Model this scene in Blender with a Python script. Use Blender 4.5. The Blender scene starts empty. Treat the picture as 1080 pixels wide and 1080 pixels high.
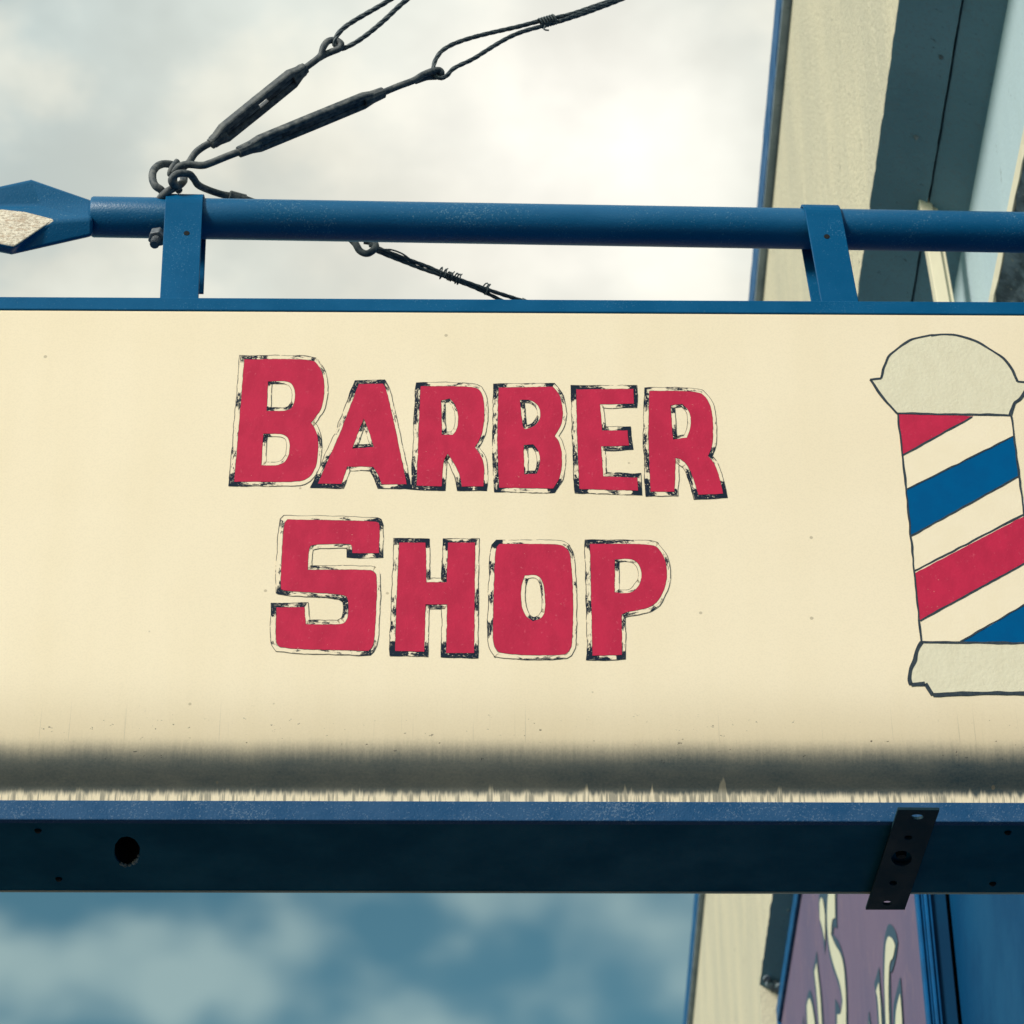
import bpy, bmesh, math, random
from mathutils import Vector, Matrix, noise
from mathutils.geometry import tessellate_polygon
random.seed(4)
S = bpy.context.scene
COL = S.collection
rad = math.radians

# ------------------------------------------------------------------ camera
F_PX, SIZE = 2970.0, 1080.0
PITCH, ROLL, EYE = rad(34), -0.006, 1.6
CAM = Vector((0, 0, EYE))
fwd = Vector((0, math.cos(PITCH), math.sin(PITCH)))
r0 = Vector((1, 0, 0)); u0 = Vector((0, -math.sin(PITCH), math.cos(PITCH)))
rgt = r0 * math.cos(ROLL) + u0 * math.sin(ROLL)
upv = u0 * math.cos(ROLL) - r0 * math.sin(ROLL)
cd = bpy.data.cameras.new('camera'); cam = bpy.data.objects.new('camera', cd); COL.objects.link(cam)
m = Matrix((rgt, upv, -fwd)).transposed().to_4x4(); m.translation = CAM
cam.matrix_world = m
cd.sensor_width = 36; cd.lens = F_PX / SIZE * 36
cd.clip_start = 0.05; cd.clip_end = 3000
cd.dof.use_dof = True; cd.dof.focus_distance = 3.62; cd.dof.aperture_fstop = 16
S.camera = cam

YAW = 0.018
EX = Vector((math.cos(YAW), math.sin(YAW), 0)); EN = Vector((-math.sin(YAW), math.cos(YAW), 0))
def ray(u, v): return fwd + rgt * ((u - 540) / F_PX) + upv * ((540 - v) / F_PX)
def P(u, v, n=3.0):                      # point of the sign's plane family (distance n in front of the camera)
    r = ray(u, v); return CAM + r * (n / r.dot(EN))
def L(s, n, z): return EX * s + EN * n + Vector((0, 0, z + EYE))
PHI = 0.010
BX = Vector((math.cos(PHI), -math.sin(PHI), 0)); BY = Vector((math.sin(PHI), math.cos(PHI), 0))
def B(x, y, z): return BX * x + BY * y + Vector((0, 0, z + EYE))
def PB(u, v, x):                         # point of the facade plane family at x
    r = ray(u, v); return CAM + r * (x / r.dot(BX))

# ------------------------------------------------------------------ materials
def new_mat(name):
    mt = bpy.data.materials.new(name); mt.use_nodes = True
    nt = mt.node_tree; nt.nodes.clear()
    out = nt.nodes.new('ShaderNodeOutputMaterial'); p = nt.nodes.new('ShaderNodeBsdfPrincipled')
    nt.links.new(p.outputs[0], out.inputs[0])
    return mt, nt, p
class G:
    def __init__(s, nt): s.nt = nt
    def n(s, t, **k):
        x = s.nt.nodes.new(t)
        for a, b in k.items(): setattr(x, a, b)
        return x
    def put(s, x, sock):
        if hasattr(x, 'is_output'): s.nt.links.new(x, sock)
        else: sock.default_value = x
    def coord(s, kind='Object'): return s.n('ShaderNodeTexCoord').outputs[kind]
    def scale(s, v, sc, loc=(0, 0, 0)):
        x = s.n('ShaderNodeMapping'); s.nt.links.new(v, x.inputs[0]); x.inputs['Scale'].default_value = sc; x.inputs['Location'].default_value = loc
        return x.outputs[0]
    def noise(s, v, sc, det=3, rough=.5, dist=0):
        x = s.n('ShaderNodeTexNoise'); s.nt.links.new(v, x.inputs['Vector'])
        x.inputs['Scale'].default_value = sc; x.inputs['Detail'].default_value = det; x.inputs['Roughness'].default_value = rough; x.inputs['Distortion'].default_value = dist
        return x.outputs['Fac']
    def math(s, op, a, b=0.0, c=0.0):
        x = s.n('ShaderNodeMath', operation=op); s.put(a, x.inputs[0]); s.put(b, x.inputs[1]); s.put(c, x.inputs[2]); return x.outputs[0]
    def step(s, v, a, b, lo=0.0, hi=1.0):
        x = s.n('ShaderNodeMapRange', interpolation_type='SMOOTHSTEP'); s.put(v, x.inputs[0])
        for i, q in enumerate((a, b, lo, hi)): s.put(q, x.inputs[i + 1])
        return x.outputs[0]
    def mix(s, f, a, b, bt='MIX'):
        x = s.n('ShaderNodeMix', data_type='RGBA', blend_type=bt); s.put(f, x.inputs[0])
        for q, i in ((a, 6), (b, 7)):
            s.put(q if hasattr(q, 'is_output') else (*q, 1), x.inputs[i])
        return x.outputs[2]
    def bump(s, h, strength, dist, p):
        x = s.n('ShaderNodeBump'); s.put(h, x.inputs['Height']); x.inputs['Strength'].default_value = strength; x.inputs['Distance'].default_value = dist
        s.nt.links.new(x.outputs[0], p.inputs['Normal'])
    def sep(s, v):
        x = s.n('ShaderNodeSeparateXYZ'); s.nt.links.new(v, x.inputs[0]); return x.outputs

CREAM = (.92, .765, .565)
def cream_base(g, v):                    # the sign face's paint: slight vertical streaks and mottling
    a = g.noise(g.scale(v, (14, 14, 1.2)), 1.0, 3)
    c = g.noise(v, 5, 2)
    k = g.math('ADD', g.step(a, .35, .7, 0, .5), g.step(c, .35, .7, 0, .5))
    col = g.mix(k, CREAM, (.88, .725, .52))
    fine = g.noise(v, 420, 2)
    return g.mix(g.step(fine, .4, .7, 0, .10), col, (.55, .45, .32))
def mat_face():
    mt, nt, p = new_mat('cream_sign_face'); g = G(nt)
    v = g.coord(); x, y, z = g.sep(v)
    col = cream_base(g, v)
    # grime plus painted shade of the panel's lower roll, with washed runs on the lip
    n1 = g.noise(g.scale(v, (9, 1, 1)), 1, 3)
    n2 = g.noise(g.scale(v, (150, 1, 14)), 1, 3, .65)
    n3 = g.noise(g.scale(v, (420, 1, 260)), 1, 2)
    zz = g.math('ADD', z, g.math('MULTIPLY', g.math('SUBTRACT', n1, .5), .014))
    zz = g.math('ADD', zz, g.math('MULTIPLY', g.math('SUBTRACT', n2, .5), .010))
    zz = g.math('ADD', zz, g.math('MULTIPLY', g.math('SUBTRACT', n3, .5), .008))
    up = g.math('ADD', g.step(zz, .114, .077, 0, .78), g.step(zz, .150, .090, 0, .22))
    grime_shade = g.math('MULTIPLY', g.step(zz, .24, .10, 0, .10), g.step(z, .05, .06))
    # lower limit of the dark band: nearly straight, with narrow runs where drops leave it
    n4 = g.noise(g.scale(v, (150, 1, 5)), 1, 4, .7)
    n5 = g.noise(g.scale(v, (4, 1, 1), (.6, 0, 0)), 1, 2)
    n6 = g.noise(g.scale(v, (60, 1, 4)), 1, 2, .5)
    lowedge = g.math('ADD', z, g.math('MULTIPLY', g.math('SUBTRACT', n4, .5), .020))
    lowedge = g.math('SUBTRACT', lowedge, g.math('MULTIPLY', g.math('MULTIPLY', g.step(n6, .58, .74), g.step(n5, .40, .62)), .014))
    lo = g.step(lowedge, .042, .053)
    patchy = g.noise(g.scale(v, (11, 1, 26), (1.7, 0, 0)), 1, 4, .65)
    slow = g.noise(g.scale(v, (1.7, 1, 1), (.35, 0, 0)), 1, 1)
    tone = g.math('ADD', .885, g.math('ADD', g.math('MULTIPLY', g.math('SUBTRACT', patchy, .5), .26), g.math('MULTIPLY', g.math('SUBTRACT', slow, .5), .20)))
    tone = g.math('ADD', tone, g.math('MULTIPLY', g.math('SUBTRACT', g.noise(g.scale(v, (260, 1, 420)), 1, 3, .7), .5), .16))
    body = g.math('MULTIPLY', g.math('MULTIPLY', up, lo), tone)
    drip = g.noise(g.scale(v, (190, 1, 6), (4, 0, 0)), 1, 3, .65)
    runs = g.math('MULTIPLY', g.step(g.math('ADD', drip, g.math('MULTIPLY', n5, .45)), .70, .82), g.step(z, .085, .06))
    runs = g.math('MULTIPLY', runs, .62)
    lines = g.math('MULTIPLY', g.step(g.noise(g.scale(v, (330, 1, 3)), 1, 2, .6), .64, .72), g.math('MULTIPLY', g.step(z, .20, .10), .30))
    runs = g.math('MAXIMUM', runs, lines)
    mask = g.math('MAXIMUM', g.math('MAXIMUM', body, grime_shade), runs)
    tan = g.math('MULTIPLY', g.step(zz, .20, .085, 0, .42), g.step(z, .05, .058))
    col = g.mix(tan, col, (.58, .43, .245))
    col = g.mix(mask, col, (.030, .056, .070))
    # spatter specks
    sp1 = g.noise(g.scale(v, (95, 1, 150)), 1, 3, .75)
    hz = g.noise(g.scale(v, (14, 1, 20)), 1, 2)
    zone = g.math('MULTIPLY', g.step(z, .165, .115), g.step(z, .065, .09))
    spot = g.math('MULTIPLY', g.step(g.math('ADD', sp1, g.math('MULTIPLY', hz, .25)), .79, .83), zone)
    col = g.mix(g.math('MULTIPLY', spot, .85), col, (.012, .013, .02))
    vo2 = g.n('ShaderNodeTexVoronoi'); nt.links.new(g.scale(v, (16, 1, 16)), vo2.inputs['Vector']); vo2.inputs['Scale'].default_value = 1
    sp2 = g.math('MULTIPLY', g.step(vo2.outputs['Distance'], .045, .03), .5)
    col = g.mix(sp2, col, (.25, .19, .12))
    nt.links.new(col, p.inputs['Base Color']); p.inputs['Roughness'].default_value = .55
    p.inputs['Specular IOR Level'].default_value = .25
    g.bump(g.noise(v, 300, 2), .08, .001, p)
    return mt
def mat_ink():
    mt, nt, p = new_mat('dry_brush_ink'); g = G(nt)
    v = g.coord(); base = cream_base(g, v)
    uv = g.coord('UV'); u, w, _ = g.sep(uv)
    cn = g.n('ShaderNodeUVMap', uv_map='Corner'); cw, cside, _c = g.sep(cn.outputs[0])
    d = g.math('ABSOLUTE', g.math('SUBTRACT', w, .5))
    wob = g.noise(g.scale(uv, (70, 1.5, 1)), 1, 3)
    edge = g.step(g.math('ADD', d, g.math('MULTIPLY', g.math('SUBTRACT', wob, .5), .22)), .33, .41)
    e_on = g.step(g.noise(g.scale(uv, (45, .3, 1)), 1, 4, .65), .36, .44)
    e_all = g.math('MULTIPLY', g.math('MULTIPLY', edge, e_on), .85)
    pz = g.math('ADD', g.noise(g.scale(uv, (24, .35, 1)), 1, 3, .6), g.math('ADD', g.math('MULTIPLY', cw, .26), g.math('MULTIPLY', cside, .042)))
    pz = g.math('ADD', pz, g.math('MULTIPLY', g.math('SUBTRACT', g.noise(g.scale(uv, (160, 5, 1)), 1, 3, .7), .5), .30))
    patch = g.step(pz, .555, .61)
    streak = g.step(g.math('ADD', g.noise(g.scale(uv, (45, 7, 1), (3, 2, 0)), 1, 4, .7), g.math('MULTIPLY', cw, .15)), .35, .44)
    streak2 = g.step(g.noise(g.scale(uv, (330, 2.5, 1), (7, 1, 0)), 1, 2, .6), .30, .42)
    body = g.math('MULTIPLY', patch, g.math('MULTIPLY', streak, g.math('MAXIMUM', streak2, g.step(cw, .4, .9))))
    mk = g.math('MAXIMUM', e_all, body)
    mk = g.math('MULTIPLY', mk, 1.0)
    nt.links.new(g.mix(mk, base, (.008, .017, .034)), p.inputs['Base Color'])
    p.inputs['Roughness'].default_value = .6; p.inputs['Specular IOR Level'].default_value = .12
    return mt
def mat_paint(name, c1, c2, sc=60, rough=.5, wear=None, wear_thr=(.7, .76), spec=.3, bump=.1, streak=(1, 1, 1), bsc=350, specks=None):
    mt, nt, p = new_mat(name); g = G(nt); v = g.coord()
    a = g.noise(g.scale(v, streak), sc, 4, .6)
    col = g.mix(g.step(a, .32, .68), c1, c2)
    if wear:
        b = g.noise(v, sc * 4.5, 4, .7)
        col = g.mix(g.math('MULTIPLY', g.step(b, *wear_thr), .8), col, wear)
    if specks:
        pat = g.noise(g.scale(v, (1, 1, 2)), 9, 3, .6)
        fine = g.math('ADD', g.noise(v, specks[0], 3, .75), g.math('MULTIPLY', pat, .35))
        col = g.mix(g.step(fine, specks[1], specks[1] + .06, 0, specks[2]), col, specks[3])
    nt.links.new(col, p.inputs['Base Color'])
    p.inputs['Specular IOR Level'].default_value = spec
    nt.links.new(g.step(a, .3, .7, rough - .08, rough + .1), p.inputs['Roughness'])
    g.bump(g.noise(v, bsc, 3), bump, .002, p)
    return mt
def mat_stucco(name, c1, c2, dark, bump=.5):
    mt, nt, p = new_mat(name); g = G(nt); v = g.coord()
    big = g.noise(g.scale(v, (1.2, 1.2, .5)), 2.2, 4, .6)
    col = g.mix(g.step(big, .3, .7), c1, c2)
    st = g.noise(g.scale(v, (16, 16, 3)), 1, 4, .7)
    col = g.mix(g.step(st, .55, .80, 0, .28), col, dark)
    grit = g.noise(v, 120, 4, .75)
    col = g.mix(g.step(grit, .50, .70, 0, .6), col, dark)
    sp = g.noise(g.scale(v, (40, 40, 12)), 1, 3, .75)
    col = g.mix(g.step(sp, .665, .71, 0, .75), col, [q * .35 for q in dark])
    nt.links.new(col, p.inputs['Base Color']); p.inputs['Roughness'].default_value = .85; p.inputs['Specular IOR Level'].default_value = .15
    g.bump(g.math('ADD', grit, g.noise(v, 60, 3)), bump, .006, p)
    return mt
def mat_metal(name, c1, c2, sc=90, rough=.5, metal=.6):
    mt, nt, p = new_mat(name); g = G(nt); v = g.coord()
    a = g.noise(v, sc, 4, .65)
    nt.links.new(g.mix(g.step(a, .35, .68), c1, c2), p.inputs['Base Color'])
    p.inputs['Metallic'].default_value = metal; nt.links.new(g.step(a, .3, .7, rough - .1, rough + .2), p.inputs['Roughness'])
    g.bump(g.noise(v, 420, 3), .25, .001, p)
    return mt

M = {}
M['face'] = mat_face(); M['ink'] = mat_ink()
M['red'] = mat_paint('brushed_red_paint', (.56, .024, .072), (.48, .020, .062), 40, .55, (.64, .10, .15), (.60, .78), .12, .12, (1, 1, .6), specks=(170, .89, .35, (.80, .45, .36)))
M['stripe_red'] = M['red']
M['stripe_blue'] = mat_paint('brushed_blue_paint', (.0, .095, .26), (.0, .085, .24), 30, .5, None, bump=.06, spec=.04)
M['pole_grey'] = mat_paint('pale_grey_paint', (.76, .68, .51), (.72, .64, .475), 60, .6, (.82, .74, .57), (.55, .7), bump=.22, bsc=210, streak=(1, 1, .7))
M['line'] = mat_paint('black_brush_line', (.02, .032, .05), (.035, .05, .065), 160, .6, (.30, .26, .19), (.60, .70))
M['body'] = mat_paint('cream_pole_body', (.92, .77, .575), (.89, .74, .54), 20, .55)
M['blue'] = mat_paint('weathered_blue_paint', (.0, .080, .20), (.002, .095, .23), 10, .5, None, spec=.10, bump=.12, specks=(420, .80, .5, (.10, .24, .38)))
M['blue_pipe'] = mat_paint('weathered_blue_pipe_paint', (.001, .082, .20), (.004, .10, .235), 12, .36, None, spec=.35, bump=.2, streak=(.35, 1, 1), specks=(360, .79, .5, (.18, .31, .40)))
M['blue_rail'] = mat_paint('dusty_blue_paint', (.010, .065, .165), (.026, .085, .19), 24, .6, None, spec=.15, bump=.3, specks=(420, .76, .38, (.22, .29, .38)))
M['navy'] = mat_paint('dark_navy_metal', (.0, .105, .165), (.0, .075, .125), 7, .6, None, spec=.08, specks=(300, .86, .4, (.02, .06, .09)))
M['strap_dark'] = mat_paint('dark_painted_steel', (.006, .022, .034), (.010, .032, .046), 30, .55, (.05, .075, .09), (.70, .78), .15)
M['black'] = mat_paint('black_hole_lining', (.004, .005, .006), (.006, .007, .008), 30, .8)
M['iron'] = mat_metal('weathered_iron', (.034, .045, .058), (.165, .165, .165), 95, .65, .05)
M['cable'] = mat_metal('dark_steel_cable', (.030, .044, .058), (.11, .125, .135), 150, .5, .2)
M['rust_glint'] = mat_metal('rusty_glint_edge', (.12, .14, .13), (.55, .55, .48), 240, .7, .1)  # rusty rim, its pale tone painted in for glints
M['zinc'] = mat_metal('grey_zinc', (.09, .10, .12), (.20, .21, .23), 60, .5, .4)
M['cream_wall'] = mat_stucco('cream_stucco', (.72, .635, .465), (.62, .56, .425), (.30, .285, .235))
M['slate_wall'] = mat_stucco('slate_blue_stucco', (.17, .31, .41), (.135, .26, .35), (.17, .21, .25), .35)
M['pale_wall'] = mat_stucco('pale_blue_plaster', (.50, .61, .65), (.44, .55, .60), (.40, .48, .48), .15)
M['crack'] = mat_paint('peeling_slate_paint', (.26, .32, .37), (.09, .11, .13), 22, .8, (.38, .36, .30), (.62, .66), .2, .8, bsc=60)
M['trim'] = mat_paint('blue_roof_edge_paint', (.003, .10, .27), (.004, .075, .20), 12, .5, (.04, .06, .08), (.66, .74), .15, .4)
M['trim_under'] = mat_paint('grey_blue_flashing', (.34, .44, .54), (.24, .33, .42), 10, .6, (.05, .07, .10), (.62, .72))
M['white'] = mat_paint('cream_white_paint', (.78, .70, .52), (.70, .62, .46), 14, .6, (.35, .30, .22), (.66, .74), streak=(1, 1, .3))
M['shopblue'] = mat_paint('shopfront_blue_paint', (.001, .070, .18), (.001, .052, .145), 3, .5, None, spec=.12)
M['deep_blue'] = mat_paint('deep_blue_paint', (.001, .040, .10), (.001, .032, .085), 5, .5, None, spec=.12)
M['purple'] = mat_paint('purple_sign_paint', (.185, .125, .20), (.145, .115, .195), 2.2, .6, (.25, .165, .21), (.55, .75), .2, streak=(1, 1, .4))
M['flame_dark'] = mat_paint('slate_outline_paint', (.035, .075, .12), (.045, .085, .13), 10, .6)
M['flame_light'] = mat_paint('ivory_flame_paint', (.72, .68, .50), (.66, .62, .46), 10, .6)
def mat_bare():
    mt, nt, p = new_mat('bare_speckled_metal'); g = G(nt); v = g.coord()
    a = g.noise(g.scale(v, (150, 260, 330)), 1, 4, .75)
    b = g.noise(g.scale(v, (60, 110, 150)), 1, 3, .6)
    col = g.mix(g.step(a, .38, .6), (.50, .40, .31), (.85, .75, .62))
    col = g.mix(g.step(b, .55, .72, 0, .7), col, (.50, .33, .22))
    sp = g.noise(g.scale(v, (300, 480, 620), (2, 1, 0)), 1, 3, .7)
    col = g.mix(g.step(sp, .60, .66), col, (.12, .10, .10))
    nt.links.new(col, p.inputs['Base Color']); p.inputs['Roughness'].default_value = .8; p.inputs['Specular IOR Level'].default_value = .2
    g.bump(a, .6, .003, p); return mt
M['bare'] = mat_bare()
M['asphalt'] = mat_stucco('asphalt', (.055, .055, .055), (.045, .045, .047), (.03, .03, .03))
M['paving'] = mat_stucco('concrete_paving', (.13, .125, .115), (.11, .105, .10), (.07, .07, .07))

# ------------------------------------------------------------------ object helpers (all points are given in world space)
def empty(name, loc, basis=None, label=None, cat=None):
    o = bpy.data.objects.new(name, None); COL.objects.link(o)
    mm = basis.to_4x4() if basis else Matrix.Identity(4); mm.translation = loc
    o.matrix_world = mm; o['_m'] = 0; del o['_m']
    ROOT[o.name] = mm
    if label: o['label'] = label; o['category'] = cat
    return o
ROOT = {}
def basis(ax, ay): return Matrix((ax, ay, Vector((0, 0, 1)))).transposed()
def finish(bm, name, mat, parent=None, smooth=False, recalc=True, label=None):
    top = parent
    while top is not None and top.parent is not None: top = top.parent
    if top is not None: bm.transform(ROOT[top.name].inverted())
    if recalc: bmesh.ops.recalc_face_normals(bm, faces=bm.faces)
    me = bpy.data.meshes.new(name); bm.to_mesh(me); bm.free()
    mats = mat if isinstance(mat, list) else [mat]
    for q in mats: me.materials.append(q)
    if smooth:
        for f in me.polygons: f.use_smooth = True
    o = bpy.data.objects.new(name, me); COL.objects.link(o)
    if parent is not None: o.parent = parent
    if label: o['label'] = label
    return o
def bevel(o, w, seg=2):
    md = o.modifiers.new('bevel', 'BEVEL'); md.width = w; md.segments = seg; md.limit_method = 'ANGLE'; md.angle_limit = rad(35)
def hexa(bm, c):                         # box from 8 corners (4 bottom loop, 4 top loop)
    vs = [bm.verts.new(q) for q in c]
    for f in ((0, 1, 2, 3), (4, 5, 6, 7), (0, 1, 5, 4), (1, 2, 6, 5), (2, 3, 7, 6), (3, 0, 4, 7)): bm.faces.new([vs[i] for i in f])
def sbox(bm, s0, s1, n0, n1, z0, z1, fn=L):
    hexa(bm, [fn(s0, n0, z0), fn(s1, n0, z0), fn(s1, n1, z0), fn(s0, n1, z0), fn(s0, n0, z1), fn(s1, n0, z1), fn(s1, n1, z1), fn(s0, n1, z1)])
def bbox(bm, x0, x1, y0, y1, z0, z1): sbox(bm, x0, x1, y0, y1, z0, z1, B)
def catmull(pts, k=8, closed=False):
    out = []; n = len(pts)
    rng = n if closed else n - 1
    for i in range(rng):
        if closed: a, b, c, d = (pts[(i + j) % n] for j in (-1, 0, 1, 2))
        else: a, b, c, d = pts[max(i - 1, 0)], pts[i], pts[i + 1], pts[min(i + 2, n - 1)]
        for j in range(k):
            t = j / k
            out.append(.5 * ((2 * b) + (c - a) * t + (2 * a - 5 * b + 4 * c - d) * t * t + (3 * b - a - 3 * c + d) * t ** 3))
    if not closed: out.append(pts[-1])
    return out
def frames(path, closed=False):
    T = []; n = len(path)
    for i in range(n):
        a = path[(i - 1) % n] if closed else path[max(i - 1, 0)]; b = path[(i + 1) % n] if closed else path[min(i + 1, n - 1)]
        T.append((b - a).normalized())
    N = [T[0].orthogonal().normalized()]
    for i in range(1, n):
        q = N[-1] - T[i] * N[-1].dot(T[i]); N.append(q.normalized())
    return T, N
def tube(bm, path, r, seg=10, closed=False):
    T, N = frames(path, closed); rings = []
    for i, p in enumerate(path):
        rr = r(i / (len(path) - 1)) if callable(r) else r
        b = T[i].cross(N[i])
        rings.append([bm.verts.new(p + (N[i] * math.cos(2 * math.pi * k / seg) + b * math.sin(2 * math.pi * k / seg)) * rr) for k in range(seg)])
    for i in range(len(rings) - (0 if closed else 1)):
        A, C = rings[i], rings[(i + 1) % len(rings)]
        for k in range(seg): bm.faces.new((A[k], A[(k + 1) % seg], C[(k + 1) % seg], C[k]))
    if not closed: bm.faces.new(rings[0]); bm.faces.new(rings[-1][::-1])
def resample(path, step):
    out = [path[0]]; acc = 0
    for a, b in zip(path, path[1:]):
        d = (b - a).length
        while acc + d >= step:
            t = (step - acc) / d; a = a.lerp(b, t); out.append(a.copy()); d = (b - a).length; acc = 0
        acc += d
    out.append(path[-1]); return out
def rope(bm, path, r=.0026, pitch=.055, strands=4):
    r *= 1.25
    path = resample(path, .004)
    T, N = frames(path)
    for q in range(strands):
        pts = []
        for i, p in enumerate(path):
            a = 2 * math.pi * (i * .004 / pitch + q / strands)
            pts.append(p + (N[i] * math.cos(a) + T[i].cross(N[i]) * math.sin(a)) * r * .52)
        tube(bm, pts, r * .58, 6)
def coil(bm, a, b, R, turns, r=.0014):
    ax = (b - a); t = ax.normalized(); n = t.orthogonal().normalized(); c = t.cross(n)
    k = int(turns * 12)
    tube(bm, [a + ax * (i / k) + (n * math.cos(i * math.pi / 6) + c * math.sin(i * math.pi / 6)) * R for i in range(k + 1)], r, 6)
def cyl(bm, a, b, ra, rb=None, seg=16):
    rb = ra if rb is None else rb
    t = (b - a).normalized(); n = t.orthogonal().normalized(); c = t.cross(n)
    A = [bm.verts.new(a + (n * math.cos(2 * math.pi * k / seg) + c * math.sin(2 * math.pi * k / seg)) * ra) for k in range(seg)]
    Cc = [bm.verts.new(b + (n * math.cos(2 * math.pi * k / seg) + c * math.sin(2 * math.pi * k / seg)) * rb) for k in range(seg)]
    for k in range(seg): bm.faces.new((A[k], A[(k + 1) % seg], Cc[(k + 1) % seg], Cc[k]))
    bm.faces.new(A[::-1]); bm.faces.new(Cc)
def plate(bm, loops, fn0, fn1=None):     # flat polygon with holes; fn maps 2D to world; fn1 gives the second side
    flat = [q for lp in loops for q in lp]
    tri = tessellate_polygon([[Vector((a, b, 0)) for a, b in lp] for lp in loops])
    v0 = [bm.verts.new(fn0(*q)) for q in flat]
    for t in tri:
        try: bm.faces.new([v0[i] for i in t])
        except ValueError: pass
    if fn1:
        v1 = [bm.verts.new(fn1(*q)) for q in flat]
        for t in tri:
            try: bm.faces.new([v1[i] for i in t][::-1])
            except ValueError: pass
        o = 0
        for lp in loops:
            n = len(lp)
            for i in range(n):
                j = (i + 1) % n; bm.faces.new((v0[o + i], v0[o + j], v1[o + j], v1[o + i]))
            o += n

# ------------------------------------------------------------------ the sign
ZB, ZT = 1.578, 2.368                   # bottom and top, above the camera
SL, SR = -0.86, 0.845
NF = 2.997                              # plane of the painted face
sign = empty('shop_sign', L(0, 3.0, ZB), basis(EX, EN), 'long cream box sign lettered BARBER SHOP with blue frame hanging from the blue pipe', 'sign')
bm = bmesh.new()
prof = [(3.006, 2.360), (3.006, 2.349), (3.0, 2.3470), (NF + .0008, 2.3460), (NF, 2.3445), (NF, 2.342), (NF, 1.690), (NF, 1.684), (2.9975, 1.676), (2.9995, 1.667), (3.003, 1.657), (3.008, 1.648), (3.014, 1.640), (3.0185, 1.634), (3.021, 1.630), (3.0218, 1.626), (3.022, 1.586)]
rows = [[bm.verts.new(L(SL + .012 + (SR - SL - .024) * i / 40, n, z)) for i in range(41)] for n, z in prof]
for a, b in zip(rows, rows[1:]):
    for i in range(40): bm.faces.new((a[i], a[i + 1], b[i + 1], b[i]))
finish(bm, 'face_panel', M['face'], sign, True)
def rail(name, z0, z1, mat, nf, nb=3.030):
    bm = bmesh.new(); sbox(bm, SL, SR, nf, nb, z0, z1); o = finish(bm, name, mat, sign); bevel(o, .0015); return o
rail('top_rail', 2.3465, ZT, M['blue'], 2.9955); rail('bottom_rail', 1.5738, 1.6005, M['blue_rail'], 2.992, 3.002)
for q in (SL, SR - .012):
    bm = bmesh.new(); sbox(bm, q, q + .012, 2.993, 3.030, 1.601, 2.346); finish(bm, 'side_rail', M['blue'], sign)
NBK = 3.192
bm = bmesh.new(); sbox(bm, SL, SR, 3.0302, NBK - .003, 2.360, ZT - .002); finish(bm, 'top_panel', M['blue'], sign)
for q in (SL, SR - .006):
    bm = bmesh.new(); sbox(bm, q, q + .006, 3.0304, NBK - .003, ZB + .004, 2.3596); finish(bm, 'end_panel', M['blue'], sign)
bm = bmesh.new(); sbox(bm, SL + .002, SR - .002, NBK - .0028, NBK, ZB - .001, ZT - .003); finish(bm, 'rear_panel', M['pole_grey'], sign)
# underside with its round hole
hc = P(134.5, 899.5, 3.0); 
def on_under(u, v, z):
    r = ray(u, v); q = CAM + r * (z / r.z); return (q.dot(EX), q.dot(EN))
hs, hn = on_under(134.5, 900, ZB)
circ = lambda cs, cn, r, k=24, j=0: [(cs + math.cos(2 * math.pi * i / k) * r * (1 + j * random.uniform(-1, 1)), cn + math.sin(2 * math.pi * i / k) * r * (1 + j * random.uniform(-1, 1))) for i in range(k)]
hole = [on_under(134 + math.cos(2 * math.pi * i / 28) * 13.5 * random.uniform(.95, 1.05), 898 + math.sin(2 * math.pi * i / 28) * 15.5 * random.uniform(.95, 1.05), ZB) for i in range(28)]
bm = bmesh.new()
plate(bm, [[(SL + .002, 3.0022), (SR - .002, 3.0022), (SR - .002, NBK - .0032), (SL + .002, NBK - .0032)], hole], lambda s, n: L(s, n, ZB + .0005), lambda s, n: L(s, n, ZB + .003))
under = finish(bm, 'underside_panel', M['navy'], sign)
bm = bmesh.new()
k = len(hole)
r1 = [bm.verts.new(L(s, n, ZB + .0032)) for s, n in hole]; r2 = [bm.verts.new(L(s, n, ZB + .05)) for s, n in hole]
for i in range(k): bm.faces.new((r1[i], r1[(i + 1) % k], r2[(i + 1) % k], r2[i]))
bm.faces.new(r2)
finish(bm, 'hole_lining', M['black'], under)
bm = bmesh.new()
for i in range(9):
    a = rad(18 + i * 13 + random.uniform(-5, 5))
    c = Vector(on_under(134 + math.cos(a) * 12.5, 898 + math.sin(a) * 14.5, ZB))
    q = L(c.x, c.y, ZB); e = random.uniform(.0014, .0038)
    bmesh.ops.create_icosphere(bm, subdivisions=1, radius=e, matrix=Matrix.Translation(q - Vector((0, 0, .0005))))
finish(bm, 'rust_glint_crumb', M['rust_glint'], under, label='crumbly rusty edge of the round hole with painted glints')
for (u, v) in ((40, 876), (62, 927), (1063, 878), (1047, 932)):
    s_, n_ = on_under(u, v, ZB); bm = bmesh.new(); cyl(bm, L(s_, n_, ZB + .0002), L(s_, n_, ZB - .0025), .0045, .003, 12)
    finish(bm, 'screw', M['black'], sign, True)

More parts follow.
